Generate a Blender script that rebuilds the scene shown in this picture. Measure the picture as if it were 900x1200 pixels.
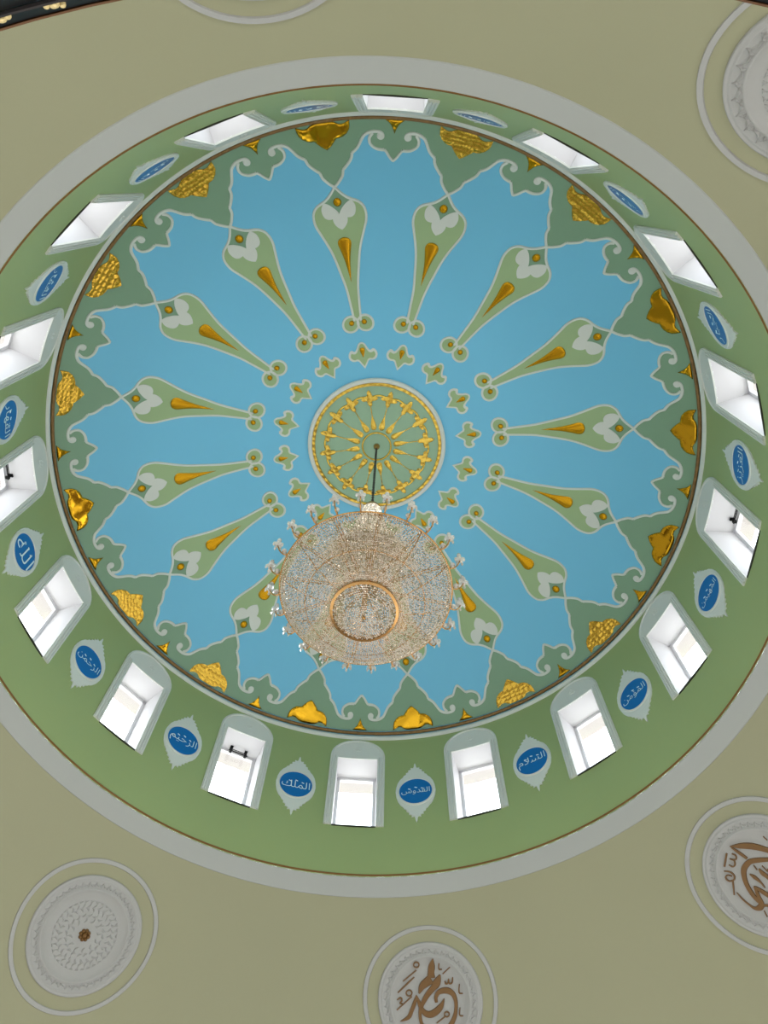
import bpy, bmesh, math, random
from mathutils import Vector, Matrix, noise

# ------------------------------------------------------------------ scene, camera, light
SC = bpy.context.scene
COL = SC.collection
for _o in list(bpy.data.objects):
    bpy.data.objects.remove(_o)
S = 5.0            # drum radius in metres; design lengths below are in drum radii
EYE = 1.6          # height of the phone above the hall floor
PI = math.pi
PH = math.radians(-102.13)
STEP = PI / 8
CAM_XY = (0.0002, -0.8277)
CAM_ROT = (0.3981, -0.0006, 0.0767)
F_PX = 912.35

def rot_rows(r):
    t = math.sqrt(sum(c * c for c in r)); k = [c / t for c in r]
    K = Matrix(((0, -k[2], k[1]), (k[2], 0, -k[0]), (-k[1], k[0], 0)))
    return Matrix.Identity(3) + math.sin(t) * K + (1 - math.cos(t)) * (K @ K)
RW = rot_rows(CAM_ROT)                      # rows: picture right, picture down, view direction
cam_data = bpy.data.cameras.new('camera')
cam = bpy.data.objects.new('camera', cam_data); COL.objects.link(cam)
cam_data.sensor_fit = 'VERTICAL'; cam_data.sensor_height = 36.0
cam_data.lens = 36.0 * F_PX / 1200.0
cam_data.clip_start = 0.05; cam_data.clip_end = 400
Rm = Matrix((RW[0], -RW[1], -RW[2])).transposed().to_4x4()
Rm.translation = Vector((CAM_XY[0] * S, CAM_XY[1] * S, EYE))
cam.matrix_world = Rm
SC.camera = cam

SC.view_settings.view_transform = 'Standard'
SC.view_settings.look = 'None'
SC.view_settings.gamma = 1.0
SC.view_settings.use_curve_mapping = False
SC.view_settings.exposure = 1.22
SC.cycles.max_bounces = 10
SC.cycles.diffuse_bounces = 6
SC.cycles.glossy_bounces = 4
SC.cycles.transmission_bounces = 6
SC.cycles.transparent_max_bounces = 24
SC.cycles.caustics_reflective = False
SC.cycles.caustics_refractive = False
SC.cycles.use_denoising = True
SC.cycles.sample_clamp_indirect = 6.0

# bright overcast sky, paler towards the horizon, hazy ground below it
world = bpy.data.worlds.new('overcast_sky'); SC.world = world; world.use_nodes = True
wn = world.node_tree; wn.nodes.clear()
w_out = wn.nodes.new('ShaderNodeOutputWorld'); w_bg = wn.nodes.new('ShaderNodeBackground')
w_tc = wn.nodes.new('ShaderNodeTexCoord'); w_sep = wn.nodes.new('ShaderNodeSeparateXYZ'); w_ramp = wn.nodes.new('ShaderNodeValToRGB')
w_map = wn.nodes.new('ShaderNodeMapRange'); w_map.inputs['From Min'].default_value = -1.0
wn.links.new(w_tc.outputs['Generated'], w_sep.inputs[0]); wn.links.new(w_sep.outputs['Z'], w_map.inputs[0])
wn.links.new(w_map.outputs[0], w_ramp.inputs[0]); wn.links.new(w_ramp.outputs[0], w_bg.inputs['Color']); wn.links.new(w_bg.outputs[0], w_out.inputs[0])
e = w_ramp.color_ramp.elements
e[0].position = 0.0; e[0].color = (0.50, 0.49, 0.47, 1)
e[1].position = 1.0; e[1].color = (0.86, 0.93, 1.0, 1)
for pos, c in ((0.46, (0.62, 0.61, 0.60, 1)), (0.52, (1.0, 0.99, 0.98, 1)), (0.70, (0.95, 0.97, 1.0, 1))):
    q = e.new(pos); q.color = c
w_bg.inputs['Strength'].default_value = 3.4

def portal(name, loc, direction, w, h):
    """guides the sky light through an opening in the wall; gives no light of its own"""
    L = bpy.data.lights.new(name, 'AREA'); L.shape = 'RECTANGLE'; L.size = w; L.size_y = h
    L.cycles.is_portal = True
    o = bpy.data.objects.new(name, L); COL.objects.link(o)
    o.location = loc; o.rotation_euler = Vector(direction).to_track_quat('-Z', 'Y').to_euler()
for k in range(16):
    a = PH + (k + .5) * STEP
    portal('daylight_portal', (1.10 * S * math.cos(a), 1.10 * S * math.sin(a), 1.985 * S + EYE), (-math.cos(a), -math.sin(a), 0), .16 * S, .33 * S)
HALL_R = 1.5
GW_Z0, GW_Z1, GW_A = 4.7, 5.8, 0.36           # unseen gallery openings added for sky light: sill, head (m), half angle
LW_Z0, LW_Z1 = 0.2, 3.35                        # unseen openings added below the gallery, to brighten floor and dome
for k in range(8):
    a = PH + (2 * k + 1) * STEP
    portal('added_hall_portal', (HALL_R * 1.01 * S * math.cos(a), HALL_R * 1.01 * S * math.sin(a), (LW_Z0 + LW_Z1) / 2), (-math.cos(a), -math.sin(a), 0), 2 * GW_A * HALL_R * S, LW_Z1 - LW_Z0)
    if k not in (4, 5, 6): portal('added_gallery_portal', (HALL_R * 1.01 * S * math.cos(a), HALL_R * 1.01 * S * math.sin(a), (GW_Z0 + GW_Z1) / 2), (-math.cos(a), -math.sin(a), 0), 2 * GW_A * HALL_R * S, GW_Z1 - GW_Z0)

# ------------------------------------------------------------------ materials
def mat(name, col, rough=0.6, metal=0.0, spec=0.4, mottle=0.0, mscale=6.0, bump=0.0, bscale=40.0, kind='noise', **kw):
    m = bpy.data.materials.new(name); m.use_nodes = True
    nt = m.node_tree; b = nt.nodes['Principled BSDF']
    b.inputs['Base Color'].default_value = (*col, 1); b.inputs['Roughness'].default_value = rough
    b.inputs['Metallic'].default_value = metal; b.inputs['Specular IOR Level'].default_value = spec
    for k_, v in kw.items():
        b.inputs[k_.replace('_', ' ')].default_value = v
    tc = nt.nodes.new('ShaderNodeTexCoord')
    if mottle:
        n = nt.nodes.new('ShaderNodeTexNoise'); n.inputs['Scale'].default_value = mscale; n.inputs['Detail'].default_value = 4
        mx = nt.nodes.new('ShaderNodeMix'); mx.data_type = 'RGBA'
        mx.inputs['A'].default_value = (*[c * (1 - mottle) for c in col], 1); mx.inputs['B'].default_value = (*[min(1, c * (1 + mottle)) for c in col], 1)
        nt.links.new(tc.outputs['Object'], n.inputs['Vector']); nt.links.new(n.outputs['Fac'], mx.inputs['Factor']); nt.links.new(mx.outputs['Result'], b.inputs['Base Color'])
    if bump:
        if kind == 'noise':
            t = nt.nodes.new('ShaderNodeTexNoise'); t.inputs['Scale'].default_value = bscale; t.inputs['Detail'].default_value = 3; o_ = t.outputs['Fac']
        elif kind == 'cells':
            t = nt.nodes.new('ShaderNodeTexVoronoi'); t.inputs['Scale'].default_value = bscale; o_ = t.outputs['Distance']
            t.inputs['Randomness'].default_value = 0.25
        nt.links.new(tc.outputs['Object'], t.inputs['Vector'])
        bp = nt.nodes.new('ShaderNodeBump'); bp.inputs['Strength'].default_value = bump; bp.inputs['Distance'].default_value = 0.02
        nt.links.new(o_, bp.inputs['Height']); nt.links.new(bp.outputs[0], b.inputs['Normal'])
    return m
M = {
 'blue':    mat('sky_blue_paint', (0.165, 0.535, 0.790), .38, mottle=.02, mscale=.8),
 'rim':     mat('sea_green_paint', (0.205, 0.350, 0.235), .4, mottle=.03, mscale=1.2),
 'sage':    mat('sage_green_paint', (0.330, 0.470, 0.250), .45, mottle=.02),
 'rose':    mat('grey_green_paint', (0.300, 0.470, 0.330), .45, mottle=.02),
 'drum':    mat('leaf_green_paint', (0.320, 0.410, 0.175), .5, mottle=.03, mscale=.9),
 'cream':   mat('cream_paint', (0.325, 0.326, 0.205), .6, mottle=.035, mscale=.5),
 'white':   mat('white_plaster', (0.650, 0.690, 0.650), .55, mottle=.02),
 'band':    mat('pale_grey_plaster', (0.385, 0.407, 0.385), .55, mottle=.025, mscale=1.0),
 'frame':   mat('mint_white_plaster', (0.670, 0.690, 0.650), .5, mottle=.02),
 'reveal':  mat('reveal_white_paint', (0.640, 0.630, 0.645), .6),
 'alu':     mat('white_window_profile', (0.72, 0.72, 0.74), .4),
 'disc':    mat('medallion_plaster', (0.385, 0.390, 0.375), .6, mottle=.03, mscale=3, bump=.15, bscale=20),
 'plate':   mat('royal_blue_enamel', (0.001, 0.145, 0.450), .3, spec=.3),
 'letter':  mat('pale_blue_lettering', (0.70, 0.86, 0.90), .4),
 'brownlet':mat('bronze_lettering', (0.165, 0.082, 0.020), .45, metal=.1, mottle=.06, mscale=12),
 'gold':    mat('gold_foil', (0.50, 0.275, 0.014), .13, metal=1, bump=.18, bscale=3.5),
 'golddrop':mat('gold_mirror', (0.54, 0.285, 0.012), .27, metal=1, bump=.08, bscale=3.0),
 'mosaic':  mat('gold_mosaic', (0.52, 0.33, 0.045), .20, metal=1, bump=.55, bscale=11, kind='cells'),
 'rosegold':mat('gold_leaf_mosaic', (0.70, 0.48, 0.085), .22, metal=1, bump=.55, bscale=11, kind='cells'),
 'rope':    mat('gilt_brown_rope', (0.230, 0.130, 0.045), .4, metal=.4, mottle=.35, mscale=14, bump=.5, bscale=20, kind='cells'),
 'ring':    mat('brown_gilt_line', (0.205, 0.100, 0.030), .6, spec=.2),
 'brass':   mat('brass', (0.60, 0.34, 0.13), .25, metal=1),
 'chain':   mat('dark_chain', (0.035, 0.03, 0.03), .4, metal=.6),
 'black':   mat('black_lacquer', (0.006, 0.006, 0.006), .5, spec=.12),
 'gilt':    mat('gilt_motif', (0.55, 0.43, 0.20), .45, metal=.3),
 'wood':    mat('red_brown_wood', (0.10, 0.045, 0.018), .5, spec=.2, mottle=.2, mscale=6),
 'carpet':  mat('hall_carpet', (0.56, 0.555, 0.54), .95, mottle=.15, mscale=.6),
 'hall':    mat('hall_plaster', (0.68, 0.67, 0.64), .7, mottle=.03),
 'eave':    mat('eave_concrete', (0.40, 0.365, 0.355), .8, mottle=.04),
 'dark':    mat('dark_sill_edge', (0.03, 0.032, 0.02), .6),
 'crystal': mat('clear_crystal', (1.0, 0.93, 0.85), .06, spec=1.0, Transmission_Weight=.40, IOR=1.5),
 'bead':    mat('champagne_beads', (0.93, 0.79, 0.64), .15, spec=1.0, Transmission_Weight=.10, IOR=1.5),
 'sparkle': mat('bright_crystal_facets', (0.95, 0.82, 0.68), .08, metal=1),
}
gm = bpy.data.materials.new('window_glass'); gm.use_nodes = True; M['glass'] = gm
nt = gm.node_tree; nt.nodes.clear()
g_o = nt.nodes.new('ShaderNodeOutputMaterial'); g_t = nt.nodes.new('ShaderNodeBsdfTransparent'); g_g = nt.nodes.new('ShaderNodeBsdfGlossy'); g_m = nt.nodes.new('ShaderNodeMixShader'); g_m.inputs[0].default_value = .06
g_t.inputs[0].default_value = (.93, .95, .96, 1); g_g.inputs['Roughness'].default_value = .02
nt.links.new(g_t.outputs[0], g_m.inputs[1]); nt.links.new(g_g.outputs[0], g_m.inputs[2]); nt.links.new(g_m.outputs[0], g_o.inputs[0])

# ------------------------------------------------------------------ surfaces of the building
def dome_f(r):
    return 2.562 - .1577 * r * r - .1364 * r ** 4
def dome_map(r, t, h):
    """r = distance from the dome axis, t = arc offset, h = metres proud of the dome (into the room)"""
    a = t / max(r, 1e-6)
    d = -(.3154 * r + .5456 * r ** 3); n = math.sqrt(1 + d * d)
    rr = r * S + h * d / n
    return Vector((rr * math.cos(a), rr * math.sin(a), dome_f(r) * S + EYE - h / n))
def drum_map(s, z, h):
    return Vector(((S - h) * math.cos(s), (S - h) * math.sin(s), z * S + EYE))
RD, ZD = 1.0406, 1.6122
def cone_f(r):
    x = r - RD
    return ZD - .8859 * x - .4881 * x * x
def cone_pt(r, a, h):
    d = -(.8859 + .9762 * (r - RD)); n = math.sqrt(1 + d * d)
    rr = r * S + h * d / n
    return Vector((rr * math.cos(a), rr * math.sin(a), cone_f(r) * S + EYE - h / n))
RM = 1.2248
def med_map(u, v, h):
    """medallion plane: u down the slope from the medallion centre, v along the circle"""
    d = (-1.4615 + math.sqrt(1.4615 ** 2 + 1.426 * u)) / .713
    r = RM + d
    return cone_pt(r, v / r, h)

# ------------------------------------------------------------------ mesh helpers
def to_mesh(name, bm, m, base=None, smooth=False):
    if base is not None:
        bmesh.ops.translate(bm, vec=-Vector(base), verts=bm.verts)
    me = bpy.data.meshes.new(name); bm.to_mesh(me); bm.free()
    if not isinstance(m, (list, tuple)):
        m = [m]
    for x in m:
        me.materials.append(x)
    if smooth:
        for p in me.polygons:
            p.use_smooth = True
    return me
def link(name, me, parent=None):
    o = bpy.data.objects.new(name, me); COL.objects.link(o)
    if parent is not None:
        o.parent = parent
    return o
def tag(o, label, cat, group=None, kind=None):
    o['label'] = label; o['category'] = cat
    if group: o['group'] = group
    if kind: o['kind'] = kind
    return o
def struct(name, me, label=None):
    o = link(name, me); o['kind'] = 'structure'
    if label: o['label'] = label
    return o
def empty(name, loc, rz=0):
    o = bpy.data.objects.new(name, None); COL.objects.link(o); o.location = loc; o.rotation_euler = (0, 0, rz); o.empty_display_size = .1
    return o
def rz(v, a):
    c, s = math.cos(a), math.sin(a)
    return Vector((v[0] * c - v[1] * s, v[0] * s + v[1] * c, v[2]))

def relief(pts, fmap, h0, h1, holes=(), grid=None, puff=None):
    """a flat-topped plate with side walls on a curved surface; pts in design units; optional puff(x, y) adds height"""
    bm = bmesh.new()
    for loop in [pts] + list(holes):
        vs = [bm.verts.new((x, y, 0)) for x, y in loop]
        for i in range(len(vs)):
            bm.edges.new((vs[i - 1], vs[i]))
    bmesh.ops.triangle_fill(bm, use_beauty=True, use_dissolve=False, edges=bm.edges[:], normal=(0, 0, 1))
    if grid:
        xs = [v.co.x for v in bm.verts]; ys = [v.co.y for v in bm.verts]
        for ax, lo, hi in ((0, min(xs), max(xs)), (1, min(ys), max(ys))):
            n = int((hi - lo) / grid)
            for i in range(1, n + 1):
                c = lo + (hi - lo) * i / (n + 1)
                co = (c, 0, 0) if ax == 0 else (0, c, 0); no = (1, 0, 0) if ax == 0 else (0, 1, 0)
                bmesh.ops.bisect_plane(bm, geom=bm.verts[:] + bm.edges[:] + bm.faces[:], plane_co=co, plane_no=no, dist=1e-6)
    for v in bm.verts:
        v.co.z = h1
    be = [e_ for e_ in bm.edges if len(e_.link_faces) == 1]
    bvs = set(v for e_ in be for v in e_.verts)
    if puff:
        for v in bm.verts:
            if v not in bvs: v.co.z = h1 + puff(v.co.x, v.co.y)
    r = bmesh.ops.extrude_edge_only(bm, edges=be)
    for g in r['geom']:
        if isinstance(g, bmesh.types.BMVert): g.co.z = h0
    for v in bm.verts:
        v.co = fmap(v.co.x, v.co.y, v.co.z)
    bmesh.ops.recalc_face_normals(bm, faces=bm.faces[:])
    return bm
def cr(pts, n=5, closed=False):
    """Catmull-Rom through points of any dimension"""
    out = []; N = len(pts); rng = range(N) if closed else range(N - 1)
    for i in rng:
        g = lambda j: pts[j % N] if closed else pts[min(max(j, 0), N - 1)]
        a, b, c, d = g(i - 1), g(i), g(i + 1), g(i + 2)
        for q in range(n):
            t = q / n
            out.append(tuple(.5 * (2 * b[k] + (c[k] - a[k]) * t + (2 * a[k] - 5 * b[k] + 4 * c[k] - d[k]) * t * t + (3 * b[k] - a[k] - 3 * c[k] + d[k]) * t ** 3) for k in range(len(b))))
    if not closed: out.append(tuple(pts[-1]))
    return out
def ribbon(bm, pts, w, fmap, h0, h1, closed=False, top=.62):
    """a raised band following pts (x, y[, width])"""
    N = len(pts); rows = []
    for i in range(N):
        p = pts[i]
        a = pts[i - 1] if (i or closed) else p
        b = pts[(i + 1) % N] if (i < N - 1 or closed) else p
        tx, ty = b[0] - a[0], b[1] - a[1]; L = math.hypot(tx, ty) or 1e-9
        nx, ny = -ty / L, tx / L
        ww = (p[2] if len(p) > 2 else w) / 2
        rows.append([bm.verts.new(fmap(p[0] + nx * ww * s, p[1] + ny * ww * s, h)) for s, h in ((-1, h0), (-top, h1), (top, h1), (1, h0))])
    for i in range(N if closed else N - 1):
        A, B = rows[i], rows[(i + 1) % N]
        for j in range(3):
            bm.faces.new((A[j], A[j + 1], B[j + 1], B[j]))
    if not closed:
        bm.faces.new(rows[0]); bm.faces.new(rows[-1][::-1])
    return bm
def spindle(bm, prof, fmap, h0, hmax, cross=7):
    """a puffed tapering body along x; prof = [(x, halfwidth)]"""
    rows = []
    for x, w in prof:
        rows.append([bm.verts.new(fmap(x, w * q, h0 + hmax * math.sqrt(max(0, 1 - q * q)) * min(1, w / .012))) for q in [-1 + 2 * j / (cross - 1) for j in range(cross)]])
    for A, B in zip(rows, rows[1:]):
        for j in range(cross - 1):
            bm.faces.new((A[j], A[j + 1], B[j + 1], B[j]))
    return bm
def button(bm, x, y, r, fmap, h0, hm, n=18):
    prev = None
    for q, hh in ((1, 0), (.9, .5), (.6, .85), (.3, .97)):
        ring = [bm.verts.new(fmap(x + r * q * math.cos(2 * PI * i / n), y + r * q * math.sin(2 * PI * i / n), h0 + hm * hh)) for i in range(n)]
        if prev:
            for i in range(n): bm.faces.new((prev[i - 1], prev[i], ring[i], ring[i - 1]))
        prev = ring
    bm.faces.new(prev)
    return bm
def circle(x, y, r, n=28):
    return [(x + r * math.cos(2 * PI * i / n), y + r * math.sin(2 * PI * i / n)) for i in range(n)]
def lathe(bm, prof, n=128, a0=0, a1=2 * PI):
    """prof in metres (radius, height); a full turn closes"""
    full = abs(a1 - a0 - 2 * PI) < 1e-6; m_ = n if full else n + 1
    rows = [[bm.verts.new((r * math.cos(a0 + (a1 - a0) * i / n), r * math.sin(a0 + (a1 - a0) * i / n), z)) for i in range(m_)] for r, z in prof]
    for A, B in zip(rows, rows[1:]):
        for i in range(n):
            j = (i + 1) % m_
            bm.faces.new((A[i], A[j], B[j], B[i]))
    return bm
def torus(bm, R, z, r, n=96, m_=8, cx=0, cy=0):
    rows = [[bm.verts.new((cx + (R + r * math.cos(2 * PI * j / m_)) * math.cos(2 * PI * i / n), cy + (R + r * math.cos(2 * PI * j / m_)) * math.sin(2 * PI * i / n), z + r * math.sin(2 * PI * j / m_))) for j in range(m_)] for i in range(n)]
    for i in range(n):
        for j in range(m_):
            bm.faces.new((rows[i - 1][j - 1], rows[i][j - 1], rows[i][j], rows[i - 1][j]))
    return bm
def tube(bm, pts, r, n=6):
    pts = [Vector(p) for p in pts]; rows = []
    for i, p in enumerate(pts):
        t = (pts[min(i + 1, len(pts) - 1)] - pts[max(i - 1, 0)]).normalized()
        u = t.orthogonal().normalized(); v = t.cross(u)
        rr = r[i] if isinstance(r, (list, tuple)) else r
        rows.append([bm.verts.new(p + rr * (u * math.cos(2 * PI * j / n) + v * math.sin(2 * PI * j / n))) for j in range(n)])
    # keep rows aligned
    for A, B in zip(rows, rows[1:]):
        k0 = min(range(n), key=lambda k_: (A[0].co - B[k_].co).length)
        for j in range(n):
            bm.faces.new((A[j], A[(j + 1) % n], B[(j + 1 + k0) % n], B[(j + k0) % n]))
    bm.faces.new(rows[0][::-1]); bm.faces.new(rows[-1])
    return bm
def box(bm, c, size, R=None):
    r = bmesh.ops.create_cube(bm, size=1.0)
    for v in r['verts']:
        q = Vector((v.co.x * size[0], v.co.y * size[1], v.co.z * size[2]))
        v.co = (R @ q if R is not None else q) + Vector(c)
    return bm

# where a point shows, as a time on a clock face laid over the dome's centre plate
def pix(P):
    q = RW @ (Vector(P) - Vector((CAM_XY[0] * S, CAM_XY[1] * S, EYE)))
    return 450 + F_PX * q.x / q.z, 600 + F_PX * q.y / q.z
def clock(P):
    x, y = pix(P); a = math.degrees(math.atan2(x - 443, -(y - 520))) % 360
    t = int(round(a * 2 / 5) * 5) % 720; h_, m_ = t // 60, t % 60
    HW = 'twelve one two three four five six seven eight nine ten eleven'.split()
    MW = {5: 'five', 10: 'ten', 15: 'quarter', 20: 'twenty', 25: 'twenty-five'}
    if m_ == 0: return HW[h_] + " o'clock"
    if m_ == 30: return 'half past ' + HW[h_]
    return MW[m_] + ' past ' + HW[h_] if m_ < 30 else MW[60 - m_] + ' to ' + HW[(h_ + 1) % 12]

# ------------------------------------------------------------------ large structure
# floor of the hall
bm = bmesh.new(); lathe(bm, [(.001, 0), (HALL_R * S, 0)], 64)
struct('floor', to_mesh('floor', bm, M['carpet']), 'carpeted floor of the domed hall far below')
# hall wall, with unseen openings added on two levels to let sky light in
bm = bmesh.new()
angs = []
for k in range(8):
    c = PH + (2 * k + 1) * STEP
    angs += [c - 2 * STEP / 2 * .999 - 0.0, c - GW_A, c, c + GW_A]
angs = sorted(angs); angs.append(angs[0] + 2 * PI)
zs = [0, LW_Z0, LW_Z1, GW_Z0, GW_Z1, cone_f(HALL_R) * S + EYE]
fin = []
for a, b in zip(angs, angs[1:]):
    n = 4
    fin += [a + (b - a) * i / n for i in range(n)]
fin.append(angs[-1])
grid_v = [[bm.verts.new((HALL_R * S * math.cos(a), HALL_R * S * math.sin(a), z)) for z in zs] for a in fin[:-1]]
for i in range(len(grid_v)):
    am = (fin[i] + fin[i + 1]) / 2
    off, wk = min((abs(((am - (PH + (2 * k + 1) * STEP)) + PI) % (2 * PI) - PI), k) for k in range(8))
    for j in range(len(zs) - 1):
        if off < GW_A and ((j == 3 and wk not in (4, 5, 6)) or j == 1): continue  # cells cut for the added openings; some gallery ones shut to dim one side
        A, B = grid_v[i], grid_v[(i + 1) % len(grid_v)]
        bm.faces.new((A[j], B[j], B[j + 1], A[j + 1]))
struct('wall_hall', to_mesh('wall_hall', bm, M['hall']), 'plain plaster wall of the hall under the dome')
# sloping cream surface between hall wall and drum
bm = bmesh.new(); prof = []
for i in range(25):
    r = 1.0 + (HALL_R - 1.0) * i / 24
    prof.append((r * S, cone_f(r) * S + EYE))
lathe(bm, prof, 192)
struct('wall_pendentive', to_mesh('wall_pendentive', bm, M['cream'], smooth=True), 'cream sloping surface around the foot of the drum')
Z_A = 1.6546
# drum with sixteen square-headed openings
W_S, W_Z0, W_Z1, W_D = .0685, 1.838, 2.1386, .088
Z_TOP = 2.262
bm = bmesh.new(); N_IN, N_OUT = 4, 6
cols = []
for k in range(16):
    c = PH + (k + .5) * STEP
    for i in range(N_IN): cols.append((c - W_S + 2 * W_S * i / N_IN, True))
    for i in range(N_OUT): cols.append((c + W_S + (STEP - 2 * W_S) * i / N_OUT, False))
zs = [cone_f(1.0), W_Z0, W_Z1, Z_TOP]
gv = [[bm.verts.new((S * math.cos(a), S * math.sin(a), z * S + EYE)) for z in zs] for a, _ in cols]
for i in range(len(cols)):
    A, B = gv[i], gv[(i + 1) % len(cols)]
    for j in range(3):
        if j == 1 and cols[i][1]: continue
        bm.faces.new((A[j], B[j], B[j + 1], A[j + 1]))
struct('wall_drum', to_mesh('wall_drum', bm, M['drum'], smooth=True), 'green drum wall pierced by sixteen windows')
# dome
R_TOP = .9945
bm = bmesh.new(); prof = [(S * R_TOP * math.sqrt(i / 40) if i else .001, 0) for i in range(41)]
prof = [(r, dome_f(r / S) * S + EYE) for r, _ in prof]
prof.append((S * 1.003, Z_TOP * S + EYE))
lathe(bm, prof, 256)
dome = struct('ceiling', to_mesh('ceiling', bm, M['blue'], smooth=True), 'shallow sky-blue dome ceiling')
# trims
def trim(n, me, label): return struct('trim_%d' % n, me, label)
bm = bmesh.new()
lathe(bm, [(S * .9995, 2.2405 * S + EYE), (S * .993, 2.243 * S + EYE), (S * .9905, 2.250 * S + EYE), (S * .993, 2.2575 * S + EYE), (S * .9995, 2.2605 * S + EYE)], 256)
trim(1, to_mesh('cornice', bm, M['white'], smooth=True), 'white moulded ring at the top of the green drum')
bm = bmesh.new(); torus(bm, .9895 * S, 2.2655 * S + EYE, .0062 * S, 384, 8)
trim(2, to_mesh('rope_trim', bm, M['rope'], smooth=True), 'brown and gold rope ring where dome meets drum')
bm = bmesh.new(); torus(bm, 1.000 * S, 1.6535 * S + EYE, .0030 * S, 256, 8)
trim(3, to_mesh('line_trim', bm, M['ring'], smooth=True), 'thin brown gilt ring at the foot of the drum')
bm = bmesh.new(); lathe(bm, [tuple(((p := cone_pt(r, 0, h)).x, p.z)) for r, h in ((1.0, .0), (1.001, .012), (1.02, .012), (1.0395, .012), (1.0406, 0))], 256)
trim(4, to_mesh('plaster_band', bm, M['band']), 'wide pale grey ring around the foot of the drum')
bm = bmesh.new(); lathe(bm, [(S * 1.095, 2.25 * S + EYE), (S * 1.095, 2.134 * S + EYE), (S * 1.146, 2.134 * S + EYE), (S * 1.146, 2.25 * S + EYE)], 96)
trim(5, to_mesh('roof_eave', bm, M['eave']), 'pale plaster lintel ring outside the drum windows')

# ------------------------------------------------------------------ windows of the drum
BASE_W = drum_map(0, W_Z0, 0)
def arch(w, z0, zs_, rise, n=16):
    return [(w, z0)] + [(w * math.cos(PI * i / n), zs_ + rise * math.sin(PI * i / n)) for i in range(n + 1)] + [(-w, z0)]
frame_pts = arch(.0940, 1.8355, 2.148, .0865)
hole = [(W_S, W_Z0 - .0), (W_S, W_Z1), (-W_S, W_Z1), (-W_S, W_Z0 + .0)]
# open-bottomed surround: outer arch joined to the opening
surround = [(.0940, 1.8355)] + frame_pts[1:-1] + [(-.0940, 1.8355), (-W_S, 1.8355), (-W_S, W_Z1), (W_S, W_Z1), (W_S, 1.8355)]
me_frame = to_mesh('frame', relief(surround, drum_map, 0, .022, grid=.03), M['frame'], BASE_W)
def flute_me(s):
    bm = bmesh.new(); ribbon(bm, [(s, 1.8355 + (2.145 - 1.8355) * i / 6) for i in range(7)], .0055, drum_map, .02, .038, top=.5)
    return to_mesh('flute', bm, M['frame'], BASE_W)
me_flutes = [flute_me(s) for s in (-.0895, -.0815, -.0735, .0735, .0815, .0895)]
bm = bmesh.new(); ribbon(bm, [(.0895 * math.cos(PI * i / 24), 2.145 + .0825 * math.sin(PI * i / 24)) for i in range(25)], .006, drum_map, .02, .036, top=.5)
me_archm = to_mesh('arch_moulding', bm, M['frame'], BASE_W)
bm = bmesh.new(); button(bm, -.006, 2.189, .0022, drum_map, .02, .012, 8); button(bm, .006, 2.189, .0022, drum_map, .02, .012, 8); button(bm, 0, 2.197, .0022, drum_map, .02, .012, 8)
ribbon(bm, [(-.010, 2.180), (-.005, 2.175), (0, 2.178), (.005, 2.175), (.010, 2.180)], .003, drum_map, .02, .03)
me_boss = to_mesh('keystone_relief', bm, M['frame'], BASE_W)
# reveal box
yw = math.sin(W_S) * S; xi = math.cos(W_S) * S; xo = (1 + W_D) * S; z0, z1 = W_Z0 * S + EYE, W_Z1 * S + EYE
def quads(name, qs, m):
    bm = bmesh.new()
    for q in qs: bm.faces.new([bm.verts.new(v) for v in q])
    return to_mesh(name, bm, m, BASE_W)
xc = S * .999
arc = [(S * math.cos(W_S * (1 - 2 * i / 6)), S * math.sin(W_S * (1 - 2 * i / 6))) for i in range(7)]
me_reveal = quads('reveal', [
    [(x, y, z1) for x, y in arc] + [(xo, -yw, z1), (xo, yw, z1)],
    [(x, y, z0) for x, y in arc] + [(xo, -yw, z0), (xo, yw, z0)],
    [(xi, yw, z0), (xo, yw, z0), (xo, yw, z1), (xi, yw, z1)],
    [(xi, -yw, z0), (xo, -yw, z0), (xo, -yw, z1), (xi, -yw, z1)]], M['reveal'])
bm = bmesh.new()
fw = .055
for c, sz in (((xo, 0, z1 - fw / 2), (.06, 2 * yw, fw)), ((xo, 0, z0 + fw / 2), (.06, 2 * yw, fw)), ((xo, yw - fw / 2, (z0 + z1) / 2), (.06, fw, z1 - z0)), ((xo, -yw + fw / 2, (z0 + z1) / 2), (.06, fw, z1 - z0))):
    box(bm, c, sz)
me_sash = to_mesh('sash', bm, M['alu'], BASE_W)
bm = bmesh.new(); box(bm, (xo, 0, (z0 + z1) / 2), (.008, 2 * yw - 2 * fw, z1 - z0 - 2 * fw))
me_pane = to_mesh('pane', bm, M['glass'], BASE_W)
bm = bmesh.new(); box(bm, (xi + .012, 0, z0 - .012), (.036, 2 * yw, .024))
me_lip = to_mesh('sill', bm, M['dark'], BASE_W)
bm = bmesh.new()
hx = xo - .05
for y in (-.13, .13):
    tube(bm, [(hx - .05, y, z1), (hx - .05, y, z1 - .11)], .017, 8); box(bm, (hx - .05, y, z1 - .012), (.07, .05, .022)); box(bm, (hx - .05, y, z1 - .10), (.055, .042, .04))
tube(bm, [(hx - .05, -.17, z1 - .085), (hx - .05, .17, z1 - .085)], .010, 8); tube(bm, [(hx - .05, -.13, z1 - .045), (hx - .05, .13, z1 - .045)], .006, 6)
me_closer = to_mesh('latch', bm, M['black'], BASE_W)
WITH_LATCH = {4, 9, 12}
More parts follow.
